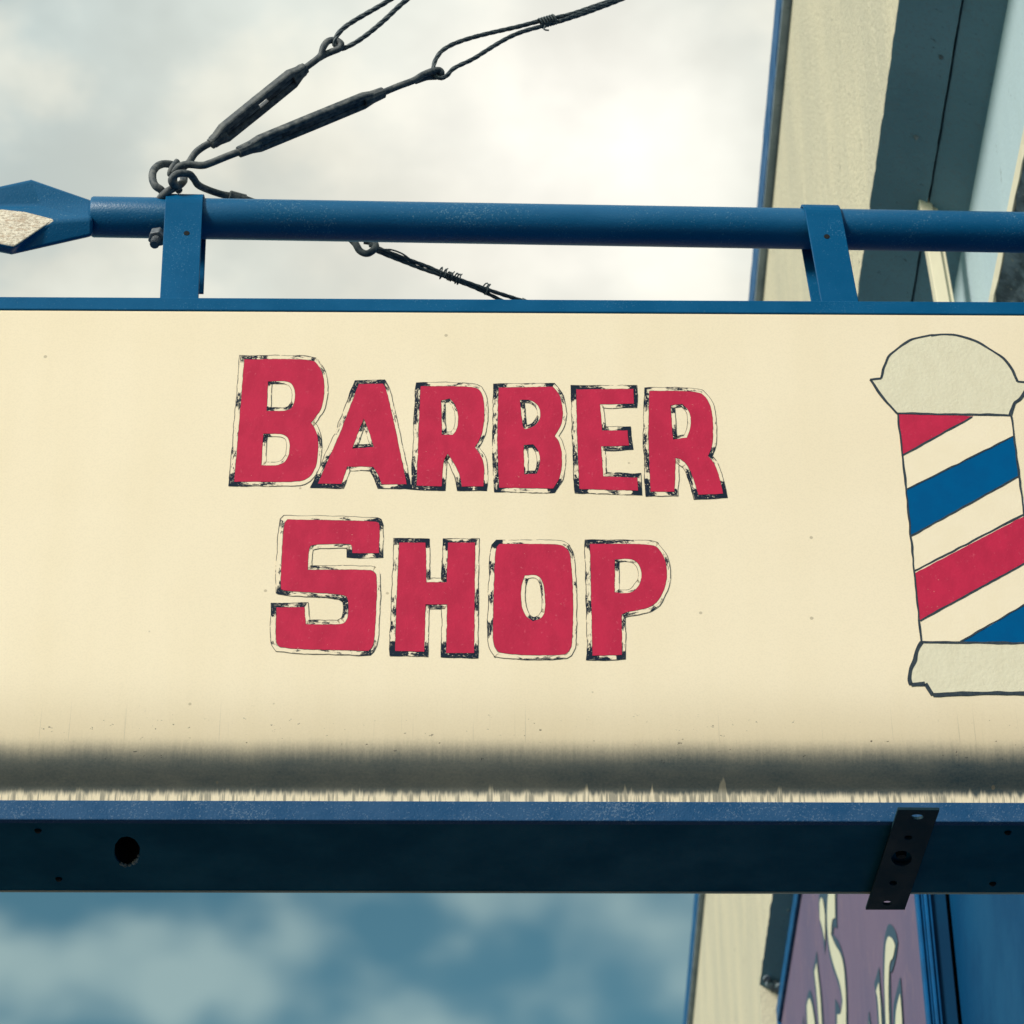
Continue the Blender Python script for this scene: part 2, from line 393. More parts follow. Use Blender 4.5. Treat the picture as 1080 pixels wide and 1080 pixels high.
# steel strap bolted across the underside
ZS = ZB - .010
cs = [on_under(u, v, ZS) for u, v in ((947, 854.3), (991, 854.7), (954.3, 959.7), (913, 959.7))]
def elp(u, v, ru, rv, k=16):
    return [on_under(u + math.cos(2 * math.pi * i / k) * ru, v + math.sin(2 * math.pi * i / k) * rv, ZS) for i in range(k)]
bm = bmesh.new()
plate(bm, [cs, elp(967.3, 861.8, 6.5, 2.7), elp(957.8, 883.5, 4, 2.2), elp(951, 905.5, 10.5, 8, 20), elp(942, 931.5, 4, 2.4), elp(935.7, 952.6, 4.6, 2.2)], lambda s, n: L(s, n, ZS), lambda s, n: L(s, n, ZS + .004))
strap = finish(bm, 'mounting_strap', M['strap_dark'], sign, label='dark steel strap with holes across the underside')
bevel(strap, .0006, 1)
bm = bmesh.new(); s_, n_ = on_under(951, 905.5, ZS); cyl(bm, L(s_, n_, ZB), L(s_, n_, ZS + .002), .007, .006, 6); finish(bm, 'bolt_head', M['black'], strap)
for (u, v) in ((957.8, 883.5), (942, 931.5)):
    s_, n_ = on_under(u, v, ZS); bm = bmesh.new(); cyl(bm, L(s_, n_, ZB), L(s_, n_, ZS + .0045), .009, .009, 12); finish(bm, 'spacer', M['black'], strap)

# ---- painted lettering
def sz(u, v, n=NF):
    p = P(u, v, n); return (p.dot(EX), p.z - EYE)
def zoomed(ox, oy, k, pts): return [(ox + a / k, oy + b / k) for a, b in pts]
def soften(pts, it=2, lim=52):
    for _ in range(it):
        out = []; n = len(pts)
        for i in range(n):
            a, b, c = Vector(pts[i - 1]), Vector(pts[i]), Vector(pts[(i + 1) % n])
            d1, d2 = b - a, c - b
            if d1.length > 1e-9 and d2.length > 1e-9 and 3 < math.degrees(d1.angle(d2)) < lim:
                k = .25
                out += [tuple(b.lerp(a, k)), tuple(b.lerp(c, k))]
            else: out.append(tuple(b))
        pts = out
    return pts
def dense(pts, step):
    out = []; n = len(pts)
    for i in range(n):
        a, b = Vector(pts[i]), Vector(pts[(i + 1) % n]); k = max(1, int((b - a).length / step))
        out += [tuple(a.lerp(b, j / k)) for j in range(k)]
    return out
def area(p): return sum(p[i - 1][0] * p[i][1] - p[i][0] * p[i - 1][1] for i in range(len(p))) / 2
def rough(pts, amp, f=150):
    out = []
    for a, b in pts:
        out.append((a + amp * noise.noise(Vector((a * f, b * f, 1.3))), b + amp * noise.noise(Vector((a * f, b * f, 7.7)))))
    return out
def ribbon(bm, uvl, pts, wfun, sgn, u_off, nplane, gap=.0):
    """closed band beside contour pts; sgn=+1 outside of a CCW loop, -1 inside."""
    if area(pts) < 0: pts = pts[::-1]
    n = len(pts); inner = []; outer = []; dist = [0]
    for i in range(n):
        a, b, c = Vector(pts[i - 1]), Vector(pts[i]), Vector(pts[(i + 1) % n])
        d1 = (b - a).normalized(); d2 = (c - b).normalized()
        n1 = Vector((d1.y, -d1.x)) * sgn; n2 = Vector((d2.y, -d2.x)) * sgn
        w1, w2 = wfun(n1), wfun(n2)
        mv = (n1 + n2)
        if mv.length < .3: off = n1 * w1
        else:
            det = n1.x * n2.y - n1.y * n2.x
            if abs(det) < .12: off = mv.normalized() * ((w1 + w2) / 2)
            else: off = Vector(((w1 * n2.y - w2 * n1.y) / det, (n1.x * w2 - n2.x * w1) / det))
            if off.length > 2.0 * max(w1, w2): off *= 2.0 * max(w1, w2) / off.length
        wob = 1 + .16 * noise.noise(Vector((b.x * 60, b.y * 60, u_off)))
        inner.append(b - off * .06); outer.append(b + off * wob)
        if i: dist.append(dist[-1] + (Vector(pts[i]) - Vector(pts[i - 1])).length)
    tot = dist[-1] + (Vector(pts[0]) - Vector(pts[-1])).length
    uv2 = bm.loops.layers.uv['Corner']; cw = [0.] * n
    for i in range(n):
        k_ = 3; d1 = Vector(pts[i]) - Vector(pts[i - k_]); d2 = Vector(pts[(i + k_) % n]) - Vector(pts[i])
        if d1.length > 1e-6 and d2.length > 1e-6 and d1.angle(d2) > rad(55):
            s_ = random.choice((.0, .45, .75, 1)) * (1 if sgn > 0 else .55) * (1 if d1.x * d2.y - d1.y * d2.x > 0 else .45); e1_ = random.randint(1, 5); e2_ = random.randint(1, 5)
            for j in range(-e1_, e2_ + 1): cw[(i + j) % n] = max(cw[(i + j) % n], s_ * (1 - abs(j) / 8))
    vi = [bm.verts.new(L(q.x, nplane, q.y)) for q in inner]; vo = [bm.verts.new(L(q.x, nplane, q.y)) for q in outer]
    for i in range(n):
        j = (i + 1) % n
        f = bm.faces.new((vi[i], vi[j], vo[j], vo[i]))
        e_ = (Vector(pts[j]) - Vector(pts[i])).normalized(); nn_ = Vector((e_.y, -e_.x)) * sgn; sd_ = 1.0 if sgn > 0 and (nn_.x < -.6 or abs(nn_.y) > .75) else 0.0
        ua, ub = u_off + dist[i], u_off + (dist[j] if j else tot)
        for lp, q, w_ in zip(f.loops, ((ua, 0), (ub, 0), (ub, 1), (ua, 1)), (cw[i], cw[j], cw[j], cw[i])): lp[uvl].uv = q; lp[uv2].uv = (w_, sd_)
PX = .00136
def out_w(nv): return PX * (4.1 + (1.2 if nv.x < -.3 else 0) + (1.0 if abs(nv.y) > .6 else 0) - (.3 if nv.x > .5 else 0))
def in_w(nv): return PX * (3.3 + (.9 if nv.y > .4 or nv.x > .4 else 0))
Z5, Z6, Z7, Z8 = (220, 350, 3.6), (500, 380, 3.6), (270, 530, 4.5), (490, 550, 4.5)
LET = [
 ('B', 'large B', Z5, [(136,106),(390,104),(418,128),(437,170),(440,235),(428,295),(404,328),(388,346),(406,372),(417,415),(415,480),(400,535),(372,562),(330,571),(98,570),(108,450),(122,280)],
   [[(226,190),(300,186),(325,208),(330,245),(322,285),(300,302),(220,302)], [(208,388),(285,388),(306,408),(310,450),(298,490),(265,510),(200,508)]]),
 ('A', 'A', Z5, [(570,200),(662,198),(676,222),(712,385),(752,580),(658,580),(640,535),(624,513),(526,513),(505,578),(415,578),(500,385)], [[(590,330),(606,372),(628,438),(545,445),(568,380)]]),
 ('R', 'first R', Z5, [(805,208),(1005,208),(1035,225),(1048,280),(1045,360),(1030,410),(1010,440),(1035,470),(1048,520),(1043,588),(962,588),(955,545),(932,497),(908,464),(890,490),(885,588),(790,585),(797,400)], [[(883,262),(915,254),(940,280),(950,330),(944,372),(928,392),(886,392)]]),
 ('B', 'second B', Z6, [(93,105),(298,102),(325,130),(338,190),(333,245),(305,288),(325,312),(335,370),(328,445),(300,488),(95,485),(88,300)], [[(174,152),(215,150),(248,175),(255,215),(235,250),(195,263),(183,255)], [(188,322),(225,320),(249,350),(252,395),(238,432),(190,435)]]),
 ('E', 'E', Z6, [(388,112),(605,110),(606,166),(478,168),(486,268),(582,268),(588,325),(482,328),(490,442),(620,447),(622,496),(400,490),(392,300)], []),
 ('R', 'last R', Z6, [(665,118),(850,118),(885,145),(905,200),(908,280),(902,335),(888,365),(912,392),(930,440),(945,508),(852,512),(838,465),(815,405),(790,378),(765,372),(760,500),(670,500),(662,300)], [[(745,172),(790,167),(820,195),(825,250),(808,295),(755,302)]]),
 ('S', 'S', Z7, [(150,82),(560,90),(582,98),(588,120),(583,242),(458,242),(455,205),(440,196),(268,200),(250,215),(245,322),(530,320),(562,330),(575,352),(568,560),(560,680),(535,706),(130,695),(100,678),(94,650),(98,500),(230,498),(236,580),(405,582),(430,565),(440,530),(438,455),(412,436),(140,422),(120,412),(117,385),(130,105)], []),
 ('H', 'H', Z7, [(680,192),(805,192),(808,380),(905,380),(912,192),(1040,192),(1035,716),(903,716),(908,485),(805,485),(798,709),(660,706),(668,450)], []),
 ('O', 'O', Z8, [(165,108),(450,108),(488,130),(505,175),(515,350),(512,580),(495,622),(460,638),(180,632),(142,605),(134,540),(140,300),(146,130)], [[(285,258),(338,252),(368,275),(380,320),(384,420),(370,460),(325,475),(288,452),(268,400),(266,310)]]),
 ('P', 'P', Z8, [(595,108),(880,108),(925,130),(955,190),(962,260),(945,335),(905,395),(850,418),(770,430),(745,442),(747,635),(607,638),(600,300)], [[(712,182),(790,177),(828,200),(844,250),(833,300),(805,333),(765,344),(712,338)]]),
]
uo = 0.0
for ch, nm, zf, outer, holes in LET:
    loops = [[sz(*q) for q in zoomed(*zf, lp)] for lp in [outer] + holes]
    loops = [dense(soften(lp), .003) for lp in loops]
    loops = [rough(lp, .0005, 210) for lp in loops]
    bm = bmesh.new(); plate(bm, loops, lambda s, z: L(s, NF - .0009, z))
    lt = finish(bm, 'letter', M['red'], sign, recalc=False, label='red painted letter ' + nm)
    bm = bmesh.new(); uvl = bm.loops.layers.uv.new('UVMap'); bm.loops.layers.uv.new('Corner'); uvl = bm.loops.layers.uv['UVMap']
    for i, lp in enumerate(loops):
        ribbon(bm, uvl, lp, out_w if i == 0 else in_w, 1 if i == 0 else -1, uo, NF - .0006); uo += 3.7
    finish(bm, 'letter_outline', M['ink'], lt, recalc=False, label='broken dry brush outline in black')

# ---- painted barber pole
def poly_part(name, pts, mat, n, parent, soft=True, label=None):
    lp = [sz(*q) for q in pts]
    if soft: lp = soften(lp)
    lp = rough(dense(lp, .004), .0008, 120)
    bm = bmesh.new(); plate(bm, [lp], lambda s, z: L(s, n, z)); return finish(bm, name, mat, parent, recalc=False, label=label)
def stroke(bm, pts, w, n, closed=False, seed=0.):
    lp = [Vector(sz(*q)) for q in pts]
    lp3 = catmull([Vector((q.x, q.y, 0)) for q in lp], 10) if len(lp) > 2 else [Vector((lp[0].lerp(lp[1], i / 20).x, lp[0].lerp(lp[1], i / 20).y, 0)) for i in range(21)]
    lp3 = resample(lp3, .003)
    A = []; C = []
    for i, p in enumerate(lp3):
        t = (lp3[min(i + 1, len(lp3) - 1)] - lp3[max(i - 1, 0)]).normalized(); nn = Vector((t.y, -t.x, 0))
        ww = w * PX * .5 * (1 + .55 * noise.noise(Vector((p.x * 40, p.y * 40, seed))))
        j = .0009 * noise.noise(Vector((p.x * 70, p.y * 70, seed + 5)))
        a, c = p + nn * (ww + j), p - nn * (ww - j)
        A.append(bm.verts.new(L(a.x, n, a.y))); C.append(bm.verts.new(L(c.x, n, c.y)))
    for i in range(len(A) - 1): bm.faces.new((A[i], A[i + 1], C[i + 1], C[i]))
ZA, ZC = (900, 330, 5.143), (900, 530, 4.909)
pole = poly_part('painted_pole', [(946.5, 437), (1067, 439), (1084, 560), (1102, 681), (972, 680)], M['body'], NF - .0004, sign, False, label='striped barber pole painted at the right of the sign')
cap_pts = zoomed(*ZA, [(90,365),(150,358),(165,300),(190,240),(240,195),(310,150),(420,122),(540,122),(650,150),(740,200),(815,250),(860,310),(888,375),(948,378),(928,430),(900,470),(870,495),(850,557),(235,547),(185,490),(135,430),(105,385)])
poly_part('pole_cap', cap_pts, M['pole_grey'], NF - .0007, pole)
base_pts = zoomed(*ZC, [(355,725),(330,765),(320,815),(300,860),(290,910),(298,945),(370,940),(410,997),(700,988),(900,990)]) + [(1092, 730), (1099, 721), (1112, 722), (1114, 712), (1109, 700), (1106, 690), (1102, 679)]
poly_part('pole_base', base_pts, M['pole_grey'], NF - .0007, pole)
poly_part('stripe', zoomed(*ZA, [(240, 550), (650, 562), (262, 778)]), M['stripe_red'], NF - .0007, pole, False, 'red painted stripe below the cap')
poly_part('stripe', [(956, 517), (1069, 461), (1074.6, 502), (960.4, 565)], M['stripe_blue'], NF - .0007, pole, False, 'upper blue painted stripe')
poly_part('stripe', [(964.3, 605), (1081, 544), (1089, 589), (970, 654)], M['stripe_red'], NF - .0007, pole, False, 'broad red painted stripe')
poly_part('stripe', [(1013.5, 677.6), (1096, 630), (1102, 679)], M['stripe_blue'], NF - .0007, pole, False, 'lower blue painted stripe')
bm = bmesh.new(); ns = NF - .0010
c = cap_pts
stroke(bm, [c[1], c[2], c[3], c[4], c[5], c[6]], 2.6, ns, seed=1); stroke(bm, [c[6], c[7], c[8], c[9], c[10], c[11], c[12]], 2.6, ns, seed=2)
stroke(bm, [c[0], c[1]], 2.6, ns); stroke(bm, [c[12], c[13]], 2.6, ns, seed=3); stroke(bm, [c[13], c[14], c[15], c[16], c[17]], 2.6, ns, seed=4)
stroke(bm, [c[0], c[21], c[20], c[19], c[18]], 2.6, ns, seed=5); stroke(bm, [c[18], c[17]], 2.4, ns, seed=6)
b_ = base_pts
stroke(bm, b_[0:6], 4.0, ns, seed=7); stroke(bm, b_[5:7], 3.6, ns, seed=8); stroke(bm, b_[6:8], 3.8, ns, seed=9); stroke(bm, b_[7:10] + [b_[10]], 3.8, ns, seed=10)
stroke(bm, [b_[0], (1102, 679)], 2.6, ns, seed=11); stroke(bm, b_[10:], 3.4, ns, seed=12)
stroke(bm, [(946.5, 437), (952, 481), (960.4, 566), (971.5, 678)], 1.7, ns, seed=13); stroke(bm, [(1066.5, 439), (1074.6, 502), (1084, 570), (1102, 679)], 1.6, ns, seed=14)
for i, (a, b) in enumerate((((951, 481), (1025, 440)), ((956, 516.5), (1069, 460.5)), ((960.4, 566), (1074.6, 502.5)), ((964.3, 602.5), (1081, 542)), ((970, 655), (1089, 590)), ((1013, 677), (1096, 629)))):
    stroke(bm, [a, b], 1.5, ns - .0001, seed=20 + i)
finish(bm, 'pole_outline', M['line'], pole, recalc=False)

# ------------------------------------------------------------------ the blue pipe that carries the sign
NP = 3.09; RP = .0292
pa, pb = P(97, 228.7, NP), P(1080, 245.2, NP)
pd = (pb - pa).normalized()
tw = (0.955 - pa.dot(BX)) / pd.dot(BX); pend = pa + pd * tw
pipe = empty('support_pipe', pend, basis(EX, EN), 'long round blue steel pipe with a flattened outer end above the sign', 'pipe')
bm = bmesh.new()
prof = [(0, RP * .90), (.0, RP * .96), (.0025, RP), (.2, RP), (1, RP), (tw, RP)]
K = 48; rings = []
tn = pd.orthogonal().normalized(); tb = pd.cross(tn)
for d, r in prof: rings.append([bm.verts.new(pa + pd * d + (tn * math.cos(2 * math.pi * k / K) + tb * math.sin(2 * math.pi * k / K)) * r) for k in range(K)])
for a, c in zip(rings, rings[1:]):
    for k in range(K): bm.faces.new((a[k], a[(k + 1) % K], c[(k + 1) % K], c[k]))
bm.faces.new(rings[0])
finish(bm, 'pipe_tube', M['blue_pipe'], pipe, True)
# flattened end
fv = {'t0': (-70, 212, -.024), 't1': (33, 189.5, -.024), 'a': (98, 212, -.014), 'b': (98, 230, -.0265), 'c': (98, 249, -.013),
      'k0': (-70, 221, -.015), 'k1': (2, 217.5, -.015), 'k2': (42, 217.5, -.016), 'q0': (-70, 227, -.026), 'q1': (2, 221, -.026), 'q2': (26, 223.5, -.027), 'q3': (56, 232.5, -.0285),
      'r0': (-70, 245, -.036), 'r1': (-2, 257, -.037), 'r2': (15.5, 260.5, -.036), 'l0': (-70, 253, -.018), 'l1': (12.5, 268.5, -.018),
      'bt0': (-70, 212, .004), 'bt1': (33, 189.5, .004), 'ba': (98, 212, .014), 'bb': (98, 230, .024), 'bc': (98, 249, .014), 'bl0': (-70, 253, .006), 'bl1': (12.5, 268.5, .006)}
bm = bmesh.new()
V_ = {k: bm.verts.new(P(u, v, NP + d)) for k, (u, v, d) in fv.items()}
for f in ('t0 t1 k2 k1 k0', 't1 a k2', 'k2 a b', 'k0 k1 q1 q0', 'k1 k2 q2 q1', 'k2 q3 q2', 'k2 b q3', 'q3 b c l1', 'q3 l1 r2', 'r2 l1 l0 r0 r1',
          'bt0 bt1 bl1 bl0', 'bt1 ba bb bc bl1', 't0 t1 bt1 bt0', 't1 a ba bt1', 'c l1 bl1 bc', 'l1 l0 bl0 bl1', 'a b c bc bb ba', 't0 k0 q0 r0 l0 bl0 bt0'):
    bm.faces.new([V_[i] for i in f.split()])
for f in ('q2 q3 r2', 'q1 q2 r2 r1', 'q0 q1 r1 r0'): bm.faces.new([V_[i] for i in f.split()]).material_index = 1
o = finish(bm, 'flattened_end', [M['blue_pipe'], M['bare']], pipe, label='flattened pipe end with a bare speckled patch'); bevel(o, .0055, 4)
for f_ in o.data.polygons: f_.use_smooth = True
wn = o.modifiers.new('normals', 'WEIGHTED_NORMAL'); wn.keep_sharp = True; wn.weight = 80
# bolt and nut under the pipe
bm = bmesh.new()
q = P(165.5, 251, NP - .026); ax = Vector((-.05, -.45, -.89)).normalized()
cyl(bm, q - ax * .012, q + ax * .005, .0125, .0125, 6)
nut = finish(bm, 'nut', M['zinc'], pipe); bevel(nut, .0012)
bm = bmesh.new(); cyl(bm, q + ax * .003, q + ax * .024, .0062, .0058, 14)
for i in range(4): cyl(bm, q + ax * (.007 + i * .0042), q + ax * (.0092 + i * .0042), .0068, .0068, 14)
finish(bm, 'bolt', M['zinc'], pipe)
# eye hook
def path(pts, k=8): return catmull([P(u, v, n) for u, v, n in pts], k)
bm = bmesh.new()
tube(bm, path([(172, 214, 3.085), (173, 206, 3.075), (170, 200.5, 3.068), (164, 196, 3.065), (161, 189, 3.066), (161.5, 181, 3.07), (166.5, 175, 3.08), (174, 172.8, 3.09), (183, 174.5, 3.10), (191, 181, 3.10), (194, 189, 3.09), (191, 194, 3.075), (183, 198.5, 3.062), (176, 202.5, 3.058), (170, 208, 3.066), (166, 214, 3.078)]), .0056, 12)
finish(bm, 'eye_hook', M['iron'], pipe, True)

# hanger straps of the sign, folded over the pipe
def hanger(utop, ubot, vbot, wpx, short_rear, hole_uv):
    t = None
    c0 = P(utop, 236, NP); k = (c0 - pa).dot(pd); c0 = pa + pd * k
    cb = P(ubot, vbot, NP); T = (cb - c0).normalized(); T = (T - EN * T.dot(EN)).normalized()
    R = RP + .0012; th = .0042; half = wpx * PX * .5 * 1.01
    Lf = (c0.z - EYE - ZT) / -T.z; Lr = Lf - .108 if short_rear else Lf
    bm = bmesh.new(); sec = []
    def ring(o, nd):
        for rr in (R, R + th): pass
        a, b = o + nd * R, o + nd * (R + th)
        return [bm.verts.new(a - pd * half), bm.verts.new(a + pd * half), bm.verts.new(b + pd * half), bm.verts.new(b - pd * half)]
    for i in range(7): sec.append(ring(c0 + T * Lf * (1 - i / 6), -EN))
    for i in range(1, 16):
        a = math.pi * i / 16; sec.append(ring(c0, -EN * math.cos(a) - T * math.sin(a)))
    for i in range(7): sec.append(ring(c0 + T * Lr * i / 6, EN))
    for a, c in zip(sec, sec[1:]):
        for k in range(4): bm.faces.new((a[k], a[(k + 1) % 4], c[(k + 1) % 4], c[k]))
    bm.faces.new(sec[0]); bm.faces.new(sec[-1])
    o = finish(bm, 'hanger_strap', M['blue'], sign); bevel(o, .0008, 2)
    r = ray(*hole_uv); fr = c0 - EN * (R + th)
    hp = CAM + r * ((fr - CAM).dot(EN) / r.dot(EN))
    bm = bmesh.new(); cyl(bm, hp + EN * .001, hp - EN * .0006, .0043, .0040, 14); finish(bm, 'rivet', M['black'], o)
    return o
hanger(195.5, 192, 313, 38.5, True, (196.8, 246)); hanger(865.5, 880, 318, 37.5, False, (872, 249.5))

# ------------------------------------------------------------------ guy wires
def turnbuckle(parent, A, Bq, w, ang, gap=(.40, .56), bw=.0085, th=.010):
    ax = Bq - A; t = ax.normalized(); V = ((A + Bq) / 2 - CAM).normalized()
    pr = t.cross(V).normalized(); dp = t.cross(pr).normalized()
    W = pr * math.cos(ang) + dp * math.sin(ang); D = t.cross(W)
    bm = bmesh.new(); Ln = ax.length
    for sg in (-1, 1):
        st = []
        for d, off in ((0, .30), (.05, .42), (.13, 1), (.5, 1.03), (.87, 1), (.95, .42), (1, .30)):
            o = A + t * Ln * d + W * sg * (w / 2 - bw / 2) * off
            st.append([bm.verts.new(o + W * x * bw / 2 + D * y * th / 2) for x, y in ((-1, -.6), (-.6, -1), (.6, -1), (1, -.6), (1, .6), (.6, 1), (-.6, 1), (-1, .6))])
        for a, c in zip(st, st[1:]):
            for k in range(8): bm.faces.new((a[k], a[(k + 1) % 8], c[(k + 1) % 8], c[k]))
        bm.faces.new(st[0]); bm.faces.new(st[-1])
    cyl(bm, A - t * .004, A + t * Ln * .13, .0085, .0105, 12); cyl(bm, Bq + t * .004, Bq - t * Ln * .13, .0085, .0105, 12)
    o = finish(bm, 'turnbuckle_body', M['iron'], parent); bevel(o, .0008, 1)
    for p0, p1 in ((A + t * .01, A + t * Ln * gap[0]), (Bq - t * .01, A + t * Ln * gap[1])):
        bm = bmesh.new(); cyl(bm, p0, p1, .0048, .0048, 12); finish(bm, 'threaded_rod', M['iron'], parent, True)
def to_wall(a, b, x=.96):
    d = b - a; return a + d * ((x - a.dot(BX)) / d.dot(BX))
RODR = .0053
# upper wire
w1 = empty('guy_wire', P(180, 186, 3.08), basis(EX, EN), 'steepest guy wire with a short fat turnbuckle, rising from the hook to the top edge', 'guy wire')
turnbuckle(w1, P(224, 150.5, 3.075), P(320, 73, 3.05), .031, rad(42), (.50, .60), .0115, .014)
bm = bmesh.new(); tube(bm, path([(189, 201, 3.10), (184, 193, 3.105), (184, 186, 3.10), (192, 178, 3.09), (199.5, 171, 3.082), (206, 161.5, 3.079), (215, 154.5, 3.076), (225, 149.5, 3.075)]), RODR, 10); finish(bm, 'hook_rod', M['iron'], w1, True)
bm = bmesh.new(); tube(bm, path([(320, 73, 3.05), (333, 63.5, 3.047), (338.5, 58, 3.046), (341, 50, 3.043), (346, 43.5, 3.044), (354, 42.5, 3.045), (359.5, 46, 3.046), (358, 51, 3.048), (350, 54.5, 3.05), (343, 57.5, 3.05), (336, 61.5, 3.048)]), RODR * .95, 10); finish(bm, 'eye_rod', M['iron'], w1, True)
bm = bmesh.new()
e1 = P(560, -92, 2.99)
up = path([(357, 51, 3.050), (352.5, 47, 3.046), (354, 40, 3.042), (361, 31, 3.04), (374, 21.5, 3.038), (396, 9, 3.034), (414, -2, 3.03), (470, -36, 3.015), (515, -66, 3.0), (560, -92, 2.99)])
lo = path([(353, 49, 3.048), (360, 51.5, 3.052), (372, 46.5, 3.048), (385, 38, 3.044), (404, 22.5, 3.04), (430, -1, 3.034), (475, -32, 3.018), (517, -64, 3.0), (560, -92, 2.99)])
rope(bm, up, .0029); rope(bm, lo, .0029)
rope(bm, [e1, to_wall(P(475, -34, 3.015), e1)], .0036)
finish(bm, 'cable', M['cable'], w1, True)
# middle wire
w2 = empty('guy_wire', P(184, 184, 3.08), basis(EX, EN), 'long guy wire with a slender turnbuckle, slanting right below the steepest one', 'guy wire')
turnbuckle(w2, P(254, 159.5, 3.06), P(402, 98.5, 3.08), .026, rad(40), (.28, .285), .0095, .012)
bm = bmesh.new(); tube(bm, path([(187, 170, 3.055), (181, 178, 3.052), (179.5, 184, 3.056), (183, 181, 3.054), (190, 175.2, 3.052), (199, 173.5, 3.053), (213, 174.5, 3.055), (222, 172, 3.056), (238, 165.5, 3.058), (255, 159, 3.06)]), lambda t: RODR * (1.0 if t > .3 else .85), 10); finish(bm, 'hook_rod', M['iron'], w2, True)
bm = bmesh.new(); tube(bm, path([(402, 98.5, 3.08), (420, 91, 3.082), (436, 85, 3.084), (446, 79, 3.085), (456, 75, 3.085), (463, 74, 3.088), (465.5, 77.5, 3.092), (461, 80.5, 3.096), (450, 81.5, 3.094), (438, 85.5, 3.09)]), RODR * .95, 10); finish(bm, 'eye_rod', M['iron'], w2, True)
bm = bmesh.new()
e2 = P(665, -7, 3.11)
rope(bm, path([(459, 80, 3.092), (457, 73, 3.084), (459.5, 63, 3.084), (467, 53, 3.085), (483, 44.5, 3.088), (510, 36.5, 3.09), (545, 28.5, 3.094), (572, 21.5, 3.098), (600, 15.5, 3.10), (630, 5.5, 3.105), (665, -7, 3.11)]), .0026)
rope(bm, path([(458, 79, 3.09), (464, 82.5, 3.092), (471, 80, 3.092), (479, 72, 3.092), (500, 61.5, 3.093), (530, 43, 3.095), (551, 33.5, 3.096), (574, 27, 3.098), (600, 19.5, 3.10), (632, 8.5, 3.105), (665, -4.5, 3.11)]), .0026)
rope(bm, path([(590, 22.5, 3.096), (612, 13.5, 3.10), (640, 3.5, 3.104), (665, -5, 3.11)]), .0018)
rope(bm, [e2, to_wall(P(600, 17, 3.098), e2)], .0036)
finish(bm, 'cable', M['cable'], w2, True)
bm = bmesh.new(); coil(bm, P(569, 25, 3.098), P(586, 20, 3.099), .0072, 6, .0017); tube(bm, path([(575, 27, 3.09), (574, 31, 3.088), (579, 32, 3.088)]), .0013, 6); finish(bm, 'wire_tie', M['cable'], w2, True)
# rear wire, behind the pipe
w3 = empty('guy_wire', P(190, 188, 3.08), basis(EX, EN), 'guy wire running down behind the pipe and seen again under it, tied with thin wire', 'guy wire')
bm = bmesh.new(); tube(bm, path([(186, 197, 3.06), (181.5, 193, 3.048), (181.5, 188, 3.043), (188, 183.2, 3.044), (199, 183.5, 3.052), (204, 188, 3.065), (209, 195, 3.085), (219, 200, 3.11), (234, 205, 3.13), (246, 207, 3.135)]), RODR, 10); finish(bm, 'hook_rod', M['iron'], w3, True)
turnbuckle(w3, P(244, 207.5, 3.135), P(352, 246, 3.20), .022, rad(60))
bm = bmesh.new(); tube(bm, path([(350, 245, 3.20), (365, 249, 3.205), (374, 256, 3.208), (379.5, 264.5, 3.21), (387, 267.5, 3.212), (394, 263.5, 3.214), (396, 258, 3.218), (390, 255, 3.22), (384, 254, 3.22)]), RODR, 10); finish(bm, 'eye_rod', M['iron'], w3, True)
bm = bmesh.new(); e3 = P(550, 317, 3.32)
rope(bm, path([(390, 258.5, 3.214), (397, 261, 3.22), (420, 270, 3.23), (450, 281, 3.25), (470, 289.5, 3.26), (500, 300.5, 3.285), (525, 309, 3.30), (550, 317, 3.32)]), .0024)
rope(bm, path([(391, 261.5, 3.216), (400, 266, 3.222), (420, 274, 3.235), (445, 283.5, 3.25), (470, 292, 3.262), (497, 302, 3.285), (515, 310, 3.30), (535, 320, 3.315)]), .0022)
tube(bm, path([(392, 260, 3.212), (402, 263, 3.215), (413, 263.5, 3.22), (424, 267.5, 3.225), (432, 273, 3.235)]), .0014, 6)
rope(bm, [e3, to_wall(P(450, 281, 3.25), e3)], .0036)
finish(bm, 'cable', M['cable'], w3, True)
for (u, v, du, dv, n, R, tn) in ((463, 287, 7, 3, 3.255, .0085, 1.6), (472, 290.5, 5, 2, 3.262, .0062, 3), (480, 293, 5, 2, 3.265, .0078, 2), (511, 304, 4, 1.5, 3.29, .0085, 1.3)):
    bm = bmesh.new(); coil(bm, P(u, v, n), P(u + du, v + dv, n + .003), R, tn, .0011)
    tube(bm, path([(u + du, v + dv, n - .007), (u + du + .5, v - 1.5, n - .009), (u + du + 2.5, v - 4, n - .008)]), .0009, 5)
    finish(bm, 'wire_tie', M['cable'], w3, True)

# ------------------------------------------------------------------ the building
Y0, YE, YF = -4.0, 9.14, 26.0
bld = empty('shop_building', B(2.0, 5.0, -EYE), basis(BX, BY), 'two storey building with cream parapet, blue roof edge and slate grey soffit behind the sign', 'building')
def extrude_prof(bm, prof, y0, y1, step=.05, jit=None, closed=True):
    n = int((y1 - y0) / step); rows = []
    for i in range(n + 1):
        y = y0 + (y1 - y0) * i / n; row = []
        for j, (x, z) in enumerate(prof):
            a = jit.get(j, 0) if jit else 0
            row.append(bm.verts.new(B(x + a * noise.noise(Vector((y * 14, j * 3.1, 0))) + a * .8 * noise.noise(Vector((y * 43, j, 4))), y, z + a * noise.noise(Vector((y * 12, j * 3.1, 9))))))
        rows.append(row)
    m_ = len(prof)
    for a, c in zip(rows, rows[1:]):
        for j in range(m_ if closed else m_ - 1): bm.faces.new((a[j], a[(j + 1) % m_], c[(j + 1) % m_], c[j]))
    if closed: bm.faces.new(rows[0]); bm.faces.new(rows[-1][::-1])
XW = .967
